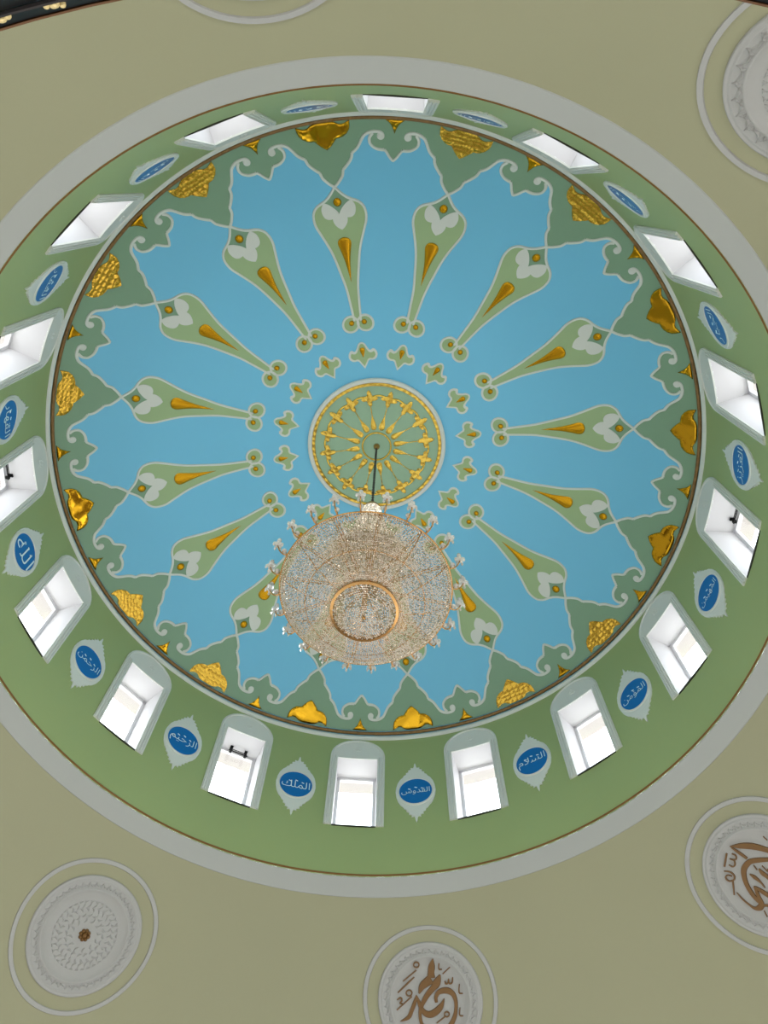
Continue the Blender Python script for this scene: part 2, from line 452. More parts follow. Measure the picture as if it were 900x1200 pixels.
for k in range(16):
    a = PH + (k + .5) * STEP
    w = empty('window_%d' % (k + 1), rz(BASE_W, a), a)
    lab = 'arch-topped window with a black latch' if k in WITH_LATCH else 'arch-topped white window of the green drum'
    tag(w, lab + ' at %s by clock around the dome' % clock(w.location), 'window', 'sixteen drum windows', 'structure')
    link('frame', me_frame, w); link('arch_moulding', me_archm, w); link('keystone_relief', me_boss, w)
    for f in me_flutes: link('flute', f, w)
    link('reveal', me_reveal, w); link('sash', me_sash, w); link('pane', me_pane, w); link('sill', me_lip, w)
    if k in WITH_LATCH: link('latch', me_closer, w)['label'] = 'black metal window latch'

# ------------------------------------------------------------------ blue name plates between the windows
ZP = 1.979
BASE_P = drum_map(0, ZP, 0)
half = [(.0, .132), (.0028, .124), (.0042, .113), (.0065, .1075), (.0150, .1100), (.0135, .1015), (.0235, .0985), (.0215, .0905), (.0310, .0860), (.0300, .0790), (.0385, .0735), (.0410, .0665), (.0500, .0570), (.0585, .040), (.0635, .020), (.0655, .0)]
outl = [(x, ZP + y) for x, y in half] + [(x, ZP - y) for x, y in half[-2::-1]] + [(-x, ZP - y) for x, y in half[1:]] + [(-x, ZP + y) for x, y in half[-2:0:-1]]
me_sur = to_mesh('surround', relief(outl, drum_map, 0, .018, grid=.04), M['white'], BASE_P)
bm = bmesh.new(); ribbon(bm, [(.0585 * math.cos(2 * PI * i / 48), ZP + .0592 * math.sin(2 * PI * i / 48)) for i in range(48)], .009, drum_map, .016, .030, closed=True)
me_prim = to_mesh('rim', bm, M['white'], BASE_P)
me_plate = to_mesh('plate', relief([(.0535 * math.cos(2 * PI * i / 40), ZP + .0542 * math.sin(2 * PI * i / 40)) for i in range(40)], drum_map, .01, .022, grid=.03), M['plate'], BASE_P)
NAMES = ['FE8D FEDF FE92 FE8E FEAD FE89', 'FE8D FEDF FEA8 FE8E FEDF FED6', 'FE8D FEDF FEE4 FE98 FEDC FE92 FEAE', 'FE8D FEDF FEA0 FE92 FE8E FEAD',
 'FE8D FEDF FECC FEB0 FEF3 FEB0', 'FE8D FEDF FEE4 FEEC FEF4 FEE4 FEE6', 'FE8D FEDF FEE4 FE86 FEE3 FEE6', 'FE8D FEDF FEB4 FEFC FEE1', 'FE8D FEDF FED8 FEAA FEED FEB1',
 'FE8D FEDF FEE4 FEE0 FEDA', 'FE8D FEDF FEAE FEA3 FEF4 FEE2', 'FE8D FEDF FEAE FEA3 FEE4 FEE6', 'FE8D FEDF FEE0 FEEA', 'FE8D FEDF FED8 FEEC FE8E FEAD',
 'FE8D FEDF FED0 FED4 FE8E FEAD', 'FE8D FEDF FEE4 FEBC FEEE FEAD']
def script_mesh(codes, k):
    cu = bpy.data.curves.new('writing', 'FONT')
    cu.body = ''.join(chr(int(c, 16)) for c in reversed(codes.split()))
    cu.resolution_u = 3; cu.offset = -.008
    ob = bpy.data.objects.new('writing', cu); COL.objects.link(ob)
    dg = bpy.context.evaluated_depsgraph_get()
    me = bpy.data.meshes.new_from_object(ob.evaluated_get(dg))
    bpy.data.objects.remove(ob); bpy.data.curves.remove(cu)
    xs = [v.co.x for v in me.vertices]; ys = [v.co.y for v in me.vertices]
    sc = min(.093 / (max(xs) - min(xs)), .062 / (max(ys) - min(ys)))
    cx, cy = (max(xs) + min(xs)) / 2, (max(ys) + min(ys)) / 2
    bm = bmesh.new(); bm.from_mesh(me); bpy.data.meshes.remove(me)
    # vowel marks above the word
    for v in bm.verts:
        x = (v.co.x - cx) * sc; y = (v.co.y - cy) * sc
        v.co = drum_map(-x, ZP - .002 + y, .028)
    hh = min(.062, (max(ys) - min(ys)) * sc) / 2
    for q in range(3):
        x = -.022 + .021 * q; y = ZP + hh * .62 + .006 * (q % 2)
        ribbon(bm, [(x - .004, y - .001), (x + .004, y + .002)], .0028, drum_map, .022, .028)
    return to_mesh('lettering', bm, M['letter'], BASE_P)
for k in range(16):
    a = PH + k * STEP
    o = empty('name_plate', rz(BASE_P, a), a)
    tag(o, 'round blue plate with white Arabic script at %s between drum windows' % clock(o.location), 'plaque', 'blue name plates around the drum')
    link('surround', me_sur, o); link('rim', me_prim, o); link('plate', me_plate, o)
    link('lettering', script_mesh(NAMES[k], k), o)['label'] = 'pale Arabic lettering'

# ------------------------------------------------------------------ dome ornaments (all at angle 0, copied round the axis)
LAT = [[(.8278, 0), (.8345, .0090), (.8404, .0156), (.8480, .0228), (.8556, .0286), (.8697, .0328)],
       [(.8697, .0328), (.8755, .0405), (.8832, .0490), (.8910, .0565), (.8990, .0618), (.9093, .0649)],
       [(.9093, .0649), (.9145, .0735), (.9203, .0810), (.9275, .0875), (.9359, .0935), (.9425, .0985), (.9479, .1032), (.9530, .1115), (.9563, .1207), (.9580, .1310), (.9580, .1400), (.9568, .1490), (.9535, .1545), (.9480, .1560), (.9430, .1520), (.9425, .1460), (.9455, .1425), (.9490, .1450)]]
FLE = [[(.9545, .1290), (.9503, .1243), (.9460, .1203), (.9413, .1180), (.9355, .1172), (.9300, .1180), (.9250, .1215), (.9204, .1274), (.9170, .1345), (.9156, .1420), (.9150, .1490), (.9155, .1550)],
       [(.9155, .1550), (.9088, .1600), (.9030, .1630), (.8966, .1670), (.8920, .1710), (.8888, .17452)]]
def flip(pts): return [(p[0], -p[1]) + tuple(p[2:]) for p in pts]
def stroke_all(bm, segs, w, h0, h1, n=3):
    for s in segs:
        q = cr(s, n); ribbon(bm, q, w, dome_map, h0, h1); ribbon(bm, flip(q), w, dome_map, h0, h1)
BASE_X = dome_map(.8278, 0, 0)
bm = bmesh.new(); stroke_all(bm, LAT + FLE, .0084, .004, .022)
button(bm, .9475, .1475, .0085, dome_map, .004, .022, 14); button(bm, .9475, -.1475, .0085, dome_map, .004, .022, 14)
me_scroll = to_mesh('scroll_border', bm, M['white'], BASE_X)
edge = cr(LAT[0], 2)[:-1] + cr(LAT[1], 2)[:-1] + cr(LAT[2][:9], 2)[:-1] + cr(FLE[0], 2)[:-1] + cr(FLE[1], 2)
RR = .9885
right = edge + [(RR, STEP / 2 * RR)]
rim_arc = [(RR, STEP / 2 * RR * (1 - 2 * i / 10)) for i in range(1, 10)]
poly_s = right + rim_arc + flip(right)[::-1][:-1]
me_span = to_mesh('field', relief(poly_s, dome_map, .0, .008, grid=.03), M['rim'], BASE_X)
BASE_C = dome_map(.9615, 0, 0)
cres_h = [(.9223, 0), (.9280, .0095), (.9337, .0170), (.9400, .0235), (.9468, .0300), (.9475, .0390), (.9500, .0490), (.9565, .0600), (.9660, .0685), (.9760, .0715), (.9862, .0722), (.9822, .0630), (.9790, .0545), (.9785, .0480), (.9800, .0400), (.9840, .0330), (.9866, .0240), (.9872, .0120)]
cres = cres_h + [(.9872, 0)] + flip(cres_h[1:])[::-1]
def crumple(seed, amp):
    def f(x, y):
        n1 = noise.noise(Vector((x * 30 + seed * 7.1, y * 30, seed)))
        n2 = abs(noise.noise(Vector((x * 18, y * 18 + seed * 3.3, 5 + seed))))
        return amp * (.9 + 1.0 * n1 - 1.4 * n2)
    return f
me_cres = {}
for v in range(4):
    me_cres[('smooth', v)] = to_mesh('gilded_crescent', relief(cres, dome_map, .004, .018, grid=.0075, puff=crumple(v + 1, .006)), M['gold'], BASE_C, True)
    me_cres[('mosaic', v)] = to_mesh('gilded_crescent', relief(cres, dome_map, .004, .018, grid=.0085, puff=crumple(v + 9, .005)), M['mosaic'], BASE_C)
BASE_T = dome_map(.975, 0, 0)
tri_h = [(.9540, 0), (.9640, .0040), (.9733, .0095), (.9800, .0165), (.9862, .0262)]
tri = tri_h + [(.9868, .012), (.987, 0)] + [(.9868, -.012)] + flip(tri_h[1:])[::-1]
me_tri = [to_mesh('gilded_dart', relief(tri, dome_map, .004, .016, grid=.008, puff=crumple(v + 20, .006)), M['gold'], BASE_T, True) for v in range(4)]
MOSAIC = {1, 2, 6, 7, 10, 11, 13, 14, 15}
for k in range(16):
    a = PH + k * STEP
    o = empty('scroll_spandrel', rz(BASE_X, a), a)
    tag(o, 'green rim panel with white scalloped scroll outline at %s on the dome' % clock(rz(BASE_C, a)), 'ornament', 'scroll panels around the dome rim')
    link('field', me_span, o); link('scroll_border', me_scroll, o)['label'] = 'white scalloped scroll line'
    kind = 'mosaic' if k in MOSAIC else 'smooth'
    o = link('gilded_crescent', me_cres[(kind, k % 4)]); o.location = rz(BASE_C, a); o.rotation_euler.z = a
    tag(o, ('mosaic-faceted' if kind == 'mosaic' else 'smooth crinkled') + ' gold crescent at %s on the dome rim' % clock(o.location), 'ornament', 'gilded crescents on the dome rim')
    b = a + STEP / 2
    o = link('gilded_dart', me_tri[k % 4]); o.location = rz(BASE_T, b); o.rotation_euler.z = b
    tag(o, 'small gold dart at %s on the dome rim, between two crescents' % clock(o.location), 'ornament', 'small gold darts on the dome rim')

# clubs: pear-shaped panels with twin balls at the inner end
CL = [(.4300, .0102), (.4850, .0140), (.5370, .0185), (.5920, .0292), (.6410, .0400), (.6750, .0514), (.7080, .0650), (.7320, .0745), (.7520, .0770), (.7700, .0735), (.7840, .0605), (.7925, .0400), (.8000, .0270), (.8100, .0155), (.8278, 0)]
BASE_K = dome_map(.62, 0, 0)
bm = bmesh.new(); q = cr(CL, 3); ribbon(bm, q, .0082, dome_map, .0, .022); ribbon(bm, flip(q), .0082, dome_map, .0, .022)
for s in (1, -1):
    ring_pts = [(.4212 + .0250 * math.cos(2 * PI * i / 32), s * .0236 + .0250 * math.sin(2 * PI * i / 32)) for i in range(32)]
    ribbon(bm, ring_pts, .0082, dome_map, 0, .021, closed=True)
me_cb = to_mesh('border', bm, M['white'], BASE_K)
body = cr(CL[:12], 2)
me_cf = to_mesh('field', relief(body + flip(body)[::-1], dome_map, 0, .010, grid=.04), M['sage'], BASE_K)
bm = relief(circle(.4212, .0236, .0235, 24), dome_map, 0, .009); me_b1 = to_mesh('ball', bm, M['sage'], BASE_K)
bm = relief(circle(.4212, -.0236, .0235, 24), dome_map, 0, .009); me_b2 = to_mesh('ball', bm, M['sage'], BASE_K)
dia = cr([(.7925, .0400), (.8000, .0270), (.8100, .0155), (.8278, 0)], 3)
dia = [(.756, 0), (.775, .015)] + dia + flip(dia)[::-1][1:] + [(.775, -.015)]
me_dia = to_mesh('diamond', relief(dia, dome_map, 0, .013), M['rim'], BASE_K)
pet = cr([(.7115, 0), (.7180, .0095), (.7272, .0172), (.7370, .0212), (.7446, .0215)], 3) + cr([(.7440, .0260), (.7450, .0350), (.7510, .0440), (.7620, .0490), (.7750, .0498), (.7855, .0450), (.7905, .0385), (.7850, .0260), (.7760, .0150), (.7660, .0060), (.7560, 0)], 3)
me_pet = to_mesh('leaf', relief(pet[:-1] + [(.756, 0)] + flip(pet[1:-1])[::-1], dome_map, .008, .022, grid=.03), M['white'], BASE_K)
bm = bmesh.new(); spindle(bm, cr([(.5546, .0004), (.5850, .0040), (.6150, .0078), (.6475, .0150), (.6640, .0196), (.6740, .0205), (.6820, .0172), (.6870, .0105), (.6890, .0010)], 2), dome_map, .010, .024, 9)
me_drop = to_mesh('gold_drop', bm, M['golddrop'], BASE_K, True)
bm = bmesh.new(); button(bm, .7880, 0, .0122, dome_map, .012, .03); me_d0 = to_mesh('gold_dot', bm, M['golddrop'], BASE_K, True)
bm = bmesh.new(); button(bm, .4247, .0204, .0088, dome_map, .008, .025); me_d1 = to_mesh('gold_dot', bm, M['golddrop'], BASE_K, True)
bm = bmesh.new(); button(bm, .4247, -.0204, .0088, dome_map, .008, .025); me_d2 = to_mesh('gold_dot', bm, M['golddrop'], BASE_K, True)
# fleurs round the centre plate
FH = [(.2700, 0), (.2830, .0085), (.2960, .0160), (.2990, .0215), (.2980, .0290), (.3000, .0370), (.3070, .0445), (.3170, .0480), (.3270, .0465), (.3355, .0400), (.3360, .0335), (.3320, .0290), (.3300, .0250), (.3350, .0205), (.3430, .0160), (.3510, .0130), (.3570, .0070), (.3595, 0)]
FI = [(.2790, 0), (.2900, .0070), (.3020, .0140), (.3050, .0205), (.3040, .0290), (.3075, .0360), (.3150, .0408), (.3230, .0400), (.3275, .0362), (.3240, .0310), (.3230, .0250), (.3270, .0185), (.3370, .0125), (.3470, .0085), (.3530, .0040), (.3540, 0)]
BASE_F = dome_map(.315, 0, 0)
me_fb = to_mesh('border', relief(FH + flip(FH[1:-1])[::-1], dome_map, 0, .014), M['white'], BASE_F)
me_ff = to_mesh('field', relief(FI + flip(FI[1:-1])[::-1], dome_map, .01, .018), M['sage'], BASE_F)
bm = bmesh.new(); spindle(bm, [(.3060, .0004), (.3150, .0035), (.3250, .0068), (.3330, .0090), (.3380, .0086), (.3412, .0050), (.3420, .0010)], dome_map, .016, .022, 7)
me_fd = to_mesh('gold_drop', bm, M['golddrop'], BASE_F, True)
for k in range(16):
    a = PH + k * STEP
    o = empty('club_ornament', rz(BASE_K, a), a)
    tag(o, 'pear-shaped green club with white outline and gold drop at %s on the dome' % clock(o.location), 'ornament', 'club-shaped dome ornaments')
    for nm, me in (('border', me_cb), ('field', me_cf), ('ball', me_b1), ('ball', me_b2), ('diamond', me_dia), ('leaf', me_pet), ('gold_drop', me_drop), ('gold_dot', me_d0), ('gold_dot', me_d1), ('gold_dot', me_d2)):
        link(nm, me, o)
    o = empty('fleur_ornament', rz(BASE_F, a), a)
    tag(o, 'small green fleur with white edge at %s beside the centre plate' % clock(o.location), 'ornament', 'small fleurs round the centre plate')
    link('border', me_fb, o); link('field', me_ff, o); link('gold_drop', me_fd, o)

# centre plate
ZR = dome_f(.2358) * S + EYE - .045
rose = empty('centre_rosette', (0, 0, ZR))
tag(rose, 'round green and gold centre plate at the top of the dome', 'rosette')
def flat_map(r, t, h):
    a = t / max(r, 1e-6)
    return Vector((r * S * math.cos(a), r * S * math.sin(a), ZR - h))
B0 = (0, 0, ZR)
bm = bmesh.new(); lathe(bm, [(.2358 * S, ZR + .09), (.2358 * S, ZR - .005), (.2325 * S, ZR - .02), (.2225 * S, ZR - .02), (.2205 * S, ZR - .002)], 128)
link('rim', to_mesh('rim', bm, M['white'], B0, False), rose)
bm = bmesh.new(); lathe(bm, [(.001, ZR), (.10 * S, ZR), (.2230 * S, ZR)], 96); link('field', to_mesh('field', bm, M['rose'], B0), rose)
bm = bmesh.new(); lathe(bm, [(.2215 * S, ZR), (.2205 * S, ZR - .016), (.2110 * S, ZR - .016), (.2100 * S, ZR)], 128); link('gold_band', to_mesh('gold_band', bm, M['rosegold'], B0), rose)
bm = bmesh.new(); torus(bm, .0485 * S, ZR - .004, .0032 * S, 64, 8); link('gold_ring', to_mesh('gold_ring', bm, M['rosegold'], B0, True), rose)
bm = bmesh.new(); spindle(bm, [(.0580, .0006), (.0600, .0060), (.0660, .0098), (.0750, .0098), (.0880, .0068), (.1010, .0030), (.1150, .0006)], flat_map, .002, .014, 7)
me_rd = to_mesh('gold_petal', bm, M['rosegold'], B0)
def lobes(c, n=8):
    pts = []
    for j in range(4):
        base = j * PI / 2
        for q, rad in ((-.60, .0125), (-.30, .0230), (0, .0290), (.30, .0230)):
            ang = base + q; pts.append((c + rad * math.cos(ang), rad * math.sin(ang)))
    return pts
me_rq = to_mesh('gold_quatrefoil', relief(lobes(.1690), flat_map, 0, .014, grid=.012, puff=crumple(33, .006)), M['rosegold'], B0)
bm = bmesh.new(); ribbon(bm, [(.112, 0), (.143, 0)], .0032, flat_map, 0, .01); me_rs = to_mesh('gold_stem', bm, M['rosegold'], B0)
bm = bmesh.new()
ribbon(bm, [(.1700 + .0075 * math.sin(PI * i / 8), (STEP * i / 8) * (.1700 + .0075 * math.sin(PI * i / 8))) for i in range(9)], .0072, flat_map, 0, .009)
me_ra = to_mesh('gold_arch', bm, M['rosegold'], B0)
for k in range(16):
    for nm, me in (('gold_petal', me_rd), ('gold_quatrefoil', me_rq), ('gold_stem', me_rs), ('gold_arch', me_ra)):
        link(nm, me, rose).rotation_euler.z = PH + k * STEP

# ------------------------------------------------------------------ plaster medallions on the cream slope
MUH=[
[(-.1010,-.0180,.0016),(-.0850,-.0133,.0177),(-.0678,-.0091,.0188),(-.0554,-.0086,.0228)],
[(-.0529,-.0084,.0239),(-.0442,.0083,.0212),(-.0363,.0192,.0173),(-.0209,.0285,.0048)],
[(-.0608,-.0337,.0047),(-.0490,-.0266,.0173),(-.0397,-.0198,.0209),(-.0306,-.0102,.0157),(-.0170,.0055,.0144),(-.0031,.0170,.0126),(.0109,.0261,.0110),(.0251,.0303,.0089),(.0394,.0307,.0089),(.0527,.0264,.0094),(.0665,.0116,.0118),(.0726,-.0102,.0131),(.0672,-.0332,.0131),(.0557,-.0500,.0131),(.0390,-.0619,.0115),(.0228,-.0672,.0094),(.0037,-.0690,.0105),(-.0139,-.0626,.0136),(-.0227,-.0465,.0157),(-.0208,-.0263,.0126),(-.0094,-.0164,.0099),(.0027,-.0165,.0084)],
[(-.0183,.0362,.0016),(.0003,.0429,.0099),(.0192,.0532,.0110),(.0332,.0630,.0099),(.0410,.0849,.0021)],
[(-.0183,.0362,.0016),(-.0028,.0320,.0099),(.0145,.0253,.0110),(.0259,.0157,.0151),(.0291,.0020,.0167),(.0231,-.0142,.0172),(.0121,-.0282,.0136),(-.0044,-.0386,.0021)],
[(-.0887,.0215,.0038),(-.0842,.0242,.0038),(-.0826,.0296,.0038),(-.0848,.0347,.0038),(-.0895,.0364,.0038),(-.0940,.0338,.0038),(-.0956,.0283,.0038),(-.0934,.0232,.0038),(-.0887,.0215,.0038)],
[(-.0766,.0302,.0037),(-.0517,.0692,.0032)],
[(-.0601,.0377,.0032),(-.0456,.0583,.0048),(-.0252,.0859,.0037)],
[(-.0230,.0477,.0037),(-.0183,.0505,.0037),(-.0166,.0563,.0037),(-.0188,.0617,.0037),(-.0237,.0636,.0037),(-.0284,.0608,.0037),(-.0302,.0549,.0037),(-.0280,.0495,.0037),(-.0230,.0477,.0037)],
[(-.0150,.0490,.0037),(.0150,.0924,.0032)],
[(-.0086,.0894,.0032),(-.0133,.0799,.0042),(-.0071,.0762,.0042),(-.0012,.0824,.0037),(.0015,.0756,.0037)],
[(-.0883,-.0334,.0032),(-.0747,-.0318,.0037),(-.0732,-.0403,.0032)],
[(-.0767,-.0629,.0027),(-.0622,-.0410,.0032)],
[(-.0450,-.0448,.0032),(-.0386,-.0469,.0042),(-.0398,-.0528,.0042),(-.0489,-.0553,.0032),(-.0385,-.0564,.0042),(-.0394,-.0642,.0042),(-.0519,-.0672,.0032)],
[(-.0342,-.0837,.0026),(-.0145,-.0804,.0037),(-.0117,-.0900,.0032)],
[(.0198,-.0784,.0026),(.0367,-.0754,.0036),(.0394,-.0850,.0031)],
[(.0325,-.0482,.0036),(.0363,-.0458,.0036),(.0376,-.0408,.0036),(.0355,-.0363,.0036),(.0313,-.0348,.0036),(.0275,-.0372,.0036),(.0262,-.0422,.0036),(.0283,-.0467,.0036),(.0325,-.0482,.0036)],
[(.0367,-.0362,.0036),(.0496,-.0121,.0031)],
]
ALL=[
[(-.0922,.0155,.0015),(-.0809,-.0030,.0122),(-.0705,-.0184,.0157),(-.0588,-.0323,.0157),(-.0363,-.0514,.0129),(-.0179,-.0618,.0111),(.0012,-.0618,.0074)],
[(-.0894,.0145,.0026),(-.0698,.0085,.0075),(-.0493,.0025,.0064)],
[(.0222,-.0492,.0036),(.0029,-.0548,.0073),(-.0118,-.0473,.0095),(-.0211,-.0350,.0100),(-.0327,-.0151,.0119),(-.0405,.0039,.0124),(-.0367,.0249,.0137),(-.0254,.0376,.0128),(-.0061,.0477,.0113),(.0163,.0526,.0109),(.0331,.0523,.0095),(.0435,.0504,.0091)],
[(-.0050,.0805,.0015),(.0138,.0797,.0036),(.0319,.0755,.0045),(.0437,.0701,.0082),(.0475,.0593,.0145),(.0422,.0491,.0109),(.0293,.0448,.0095),(.0120,.0372,.0073),(.0050,.0359,.0033)],
[(.0071,.0340,.0032),(.0207,.0299,.0098),(.0356,.0242,.0111),(.0499,.0177,.0118),(.0583,.0041,.0107),(.0549,-.0167,.0072),(.0422,-.0353,.0025)],
[(.0470,.0515,.0054),(.0528,.0417,.0063),(.0647,.0303,.0072),(.0726,.0140,.0054)],
[(-.0203,.0238,.0018),(-.0092,.0194,.0091),(.0072,.0162,.0047),(.0217,.0165,.0018)],
[(-.0176,-.0031,.0036),(-.0050,-.0028,.0109),(.0077,-.0061,.0091),(.0286,-.0044,.0054),(.0389,-.0011,.0022)],
[(-.0065,-.0184,.0036),(.0047,-.0194,.0108),(.0225,-.0209,.0090),(.0419,-.0155,.0025)],
[(-.0187,-.0146,.0018),(-.0026,-.0153,.0022)],
[(-.0300,.0011,.0022),(-.0179,.0024,.0026)],
[(-.0846,.0337,.0041),(-.0646,.0613,.0045)],
[(-.0774,.0241,.0026),(-.0695,.0198,.0037),(-.0628,.0247,.0037),(-.0648,.0318,.0034),(-.0715,.0374,.0026),(-.0632,.0314,.0034),(-.0548,.0368,.0037),(-.0538,.0449,.0034),(-.0623,.0496,.0026)],
[(-.0572,.0694,.0026),(-.0471,.0584,.0037),(-.0358,.0577,.0041),(-.0300,.0659,.0041),(-.0341,.0769,.0037),(-.0441,.0777,.0037),(-.0455,.0693,.0034),(-.0384,.0627,.0026)],
[(-.0297,.0688,.0037),(-.0037,.0897,.0030)],
[(.0574,.0565,.0018),(.0714,.0603,.0025)],
[(-.0640,-.0673,.0018),(-.0520,-.0686,.0022)],
]

BASE_M = med_map(0, 0, 0)
def med_ring(R0, R1, h0, h1, n=72):
    bm = bmesh.new(); rr = (R0 + R1) / 2
    ribbon(bm, [(rr * math.cos(2 * PI * i / n), rr * math.sin(2 * PI * i / n)) for i in range(n)], R1 - R0, med_map, h0, h1, closed=True, top=.8)
    return bm
def med_lathe(prof, n=72):
    """prof: (radius in drum radii, height in m)"""
    bm = bmesh.new()
    rows = [[bm.verts.new(med_map(r * math.cos(2 * PI * i / n), r * math.sin(2 * PI * i / n), h)) for i in range(n)] for r, h in prof]
    for A, B in zip(rows, rows[1:]):
        for i in range(n): bm.faces.new((A[i - 1], A[i], B[i], B[i - 1]))
    bm.faces.new(rows[-1])
    return bm
me_mr = to_mesh('outer_ring', med_ring(.1715, .1832, 0, .02), M['disc'], BASE_M)
me_md = to_mesh('disc', med_lathe([(.1425, 0), (.1415, .03), (.139, .036), (.1365, .030), (.134, .030), (.132, .038), (.129, .038), (.127, .030), (.112, .030), (.1105, .040), (.108, .043), (.1055, .040), (.104, .030), (.08, .028), (.05, .027), (.02, .027), (.004, .027)]), M['disc'], BASE_M, True)
def leaf(bm, x, y, ang, L, W, h0, hm):
    c, s = math.cos(ang), math.sin(ang); rows = []
    for q, w in ((0, .12), (.25, .8), (.5, 1), (.75, .7), (1, .08)):
        bend = .22 * L * math.sin(PI * q)
        rows.append([bm.verts.new(med_map(x + c * (q - .5) * L - s * (W * w * e_ + bend), y + s * (q - .5) * L + c * (W * w * e_ + bend), h0 + hm * (1 - abs(e_)))) for e_ in (-1, 0, 1)])
    for A, B in zip(rows, rows[1:]):
        for j in range(2): bm.faces.new((A[j], A[j + 1], B[j + 1], B[j]))
rnd = random.Random(4)
def leaf_ring(n, R, L, W, hm, two=True):
    bm = bmesh.new()
    for i in range(n):
        t = 2 * PI * i / n
        leaf(bm, R * math.cos(t), R * math.sin(t), t + PI / 2 + .35, L, W, .03, hm)
        if two:
            t2 = t + PI / n
            leaf(bm, (R + .0035) * math.cos(t2), (R + .0035) * math.sin(t2), t2 + PI / 2 - .9, L * .7, W * .8, .03, hm)
            leaf(bm, (R - .0035) * math.cos(t2), (R - .0035) * math.sin(t2), t2 + PI / 2 + 1.5, L * .5, W * .7, .03, hm)
    return bm
me_leaf = to_mesh('leaf_wreath', leaf_ring(44, .1195, .0105, .0026, .012), M['disc'], BASE_M)
me_leaf_big = to_mesh('leaf_wreath', leaf_ring(26, .1195, .019, .0042, .020), M['disc'], BASE_M)
bm = bmesh.new()
for ring_n, R_, L_, W_, ta in ((12, .036, .014, .003, .5), (20, .048, .013, .0032, 1.1), (26, .060, .012, .003, -.6), (30, .071, .013, .003, .7), (36, .081, .010, .0028, 1.6)):
    for i in range(ring_n):
        t = 2 * PI * i / ring_n
        leaf(bm, R_ * math.cos(t), R_ * math.sin(t), t + ta, L_, W_, .027, .012)
me_spray = to_mesh('leaf_rosette', bm, M['disc'], BASE_M)
bm = bmesh.new()
for i in range(8):
    t = 2 * PI * i / 8; button(bm, .0105 * math.cos(t), .0105 * math.sin(t), .0052, med_map, .027, .04, 10)
button(bm, 0, 0, .007, med_map, .03, .05, 12)
me_flower = to_mesh('flower_boss', bm, M['brownlet'], BASE_M, True)
def writing(strokes, shift=0):
    bm = bmesh.new()
    for s in strokes:
        ribbon(bm, cr(s, 4), .01, med_map, .028, .052, top=.85)
    return to_mesh('lettering', bm, M['brownlet'], BASE_M)
MED = ((8, 'MUH', 'round plaster medallion with tall bronze Arabic script, below the dome ring'), (6, 'ALL', 'round plaster medallion with wide bronze looping Arabic script and wreath'),
       (10, 'flower', 'round carved plaster medallion with small bronze flower boss at its centre'), (2, 'leaves', 'round white carved medallion with bold leaf wreath beside the black frieze'),
       (0, 'plain', 'white plaster medallion cut by the top edge of the photo'))
for k, kind, lab in MED:
    a = PH + k * STEP
    o = empty('plaster_medallion', rz(BASE_M, a), a)
    tag(o, lab, 'medallion', 'plaster medallions on the cream slope')
    link('outer_ring', me_mr, o); link('disc', me_md, o)
    link('leaf_wreath', me_leaf_big if kind == 'leaves' else me_leaf, o)['kind'] = 'stuff'
    if kind in ('flower', 'leaves', 'plain'):
        link('leaf_rosette', me_spray, o)['kind'] = 'stuff'
        if kind != 'plain': link('flower_boss', me_flower, o)['label'] = 'bronze flower boss'
    if kind == 'MUH': link('lettering', writing(MUH), o)['label'] = 'bronze Arabic lettering'
    if kind == 'ALL': link('lettering', writing(ALL), o)['label'] = 'bronze Arabic lettering'

# ------------------------------------------------------------------ black gallery frieze near the viewer
GR, GZ = .9750, .499
fr = empty('gallery_frieze', (.0784 * S, .0364 * S, 0))
tag(fr, 'black curved gallery frieze with gold leaf motifs and brown top rail', 'frieze')
gz = GZ * S + EYE
bm = bmesh.new(); lathe(bm, [((GR + .012) * S, gz - .02), (GR * S, gz - .03), (GR * S, gz - .62), ((GR + .03) * S, gz - .66), (1.40 * S, gz - .66)], 192)
link('fascia', to_mesh('fascia', bm, M['black']), fr)
bm = bmesh.new(); lathe(bm, [(GR * S - .004, gz - .032), (GR * S - .007, gz - .022), (GR * S - .004, gz - .010), (GR * S + .004, gz - .004), ((GR + .02) * S, gz - .004), ((GR + .03) * S, gz - .04), (1.40 * S, gz - .05)], 192)
link('rail', to_mesh('rail', bm, M['wood'], smooth=False), fr)['label'] = 'red-brown wooden rail'
bm = bmesh.new(); torus(bm, GR * S - .008, gz - .16, .007, 192, 6); torus(bm, GR * S - .008, gz - .40, .007, 192, 6)
link('bead_line', to_mesh('bead_line', bm, M['chain']), fr)
def fascia_map(s, z, h):
    r = GR * S - h
    return Vector((r * math.cos(s / GR), r * math.sin(s / GR), gz + z * S))
bm = bmesh.new()
for dx, dz, r in ((0, 0, .0035), (.006, .0015, .003), (-.006, .0015, .003), (.0105, -.001, .0022), (-.0105, -.001, .0022), (0, .005, .0024), (0, -.005, .0024)):
    button(bm, dx, -.0225 + dz, r, fascia_map, .001, .012, 8)
me_mo = to_mesh('gold_motif', bm, M['gilt'], (0, 0, 0))
bm = bmesh.new()
for dx, dz, r in ((0, 0, .0032), (.0035, .003, .002), (-.0035, -.002, .002)): button(bm, dx, -.0215 + dz, r, fascia_map, .001, .012, 8)
me_mo2 = to_mesh('gold_motif', bm, M['gilt'], (0, 0, 0))
bm = bmesh.new()
for dx in (-.012, 0, .012):
    leafp = cr([(dx - .006, -.058), (dx, -.050), (dx + .006, -.057), (dx + .002, -.064), (dx - .004, -.062)], 3, True)
    ribbon(bm, leafp, .003, fascia_map, .001, .012, closed=True)
me_mo3 = to_mesh('gold_motif', bm, M['gilt'], (0, 0, 0))
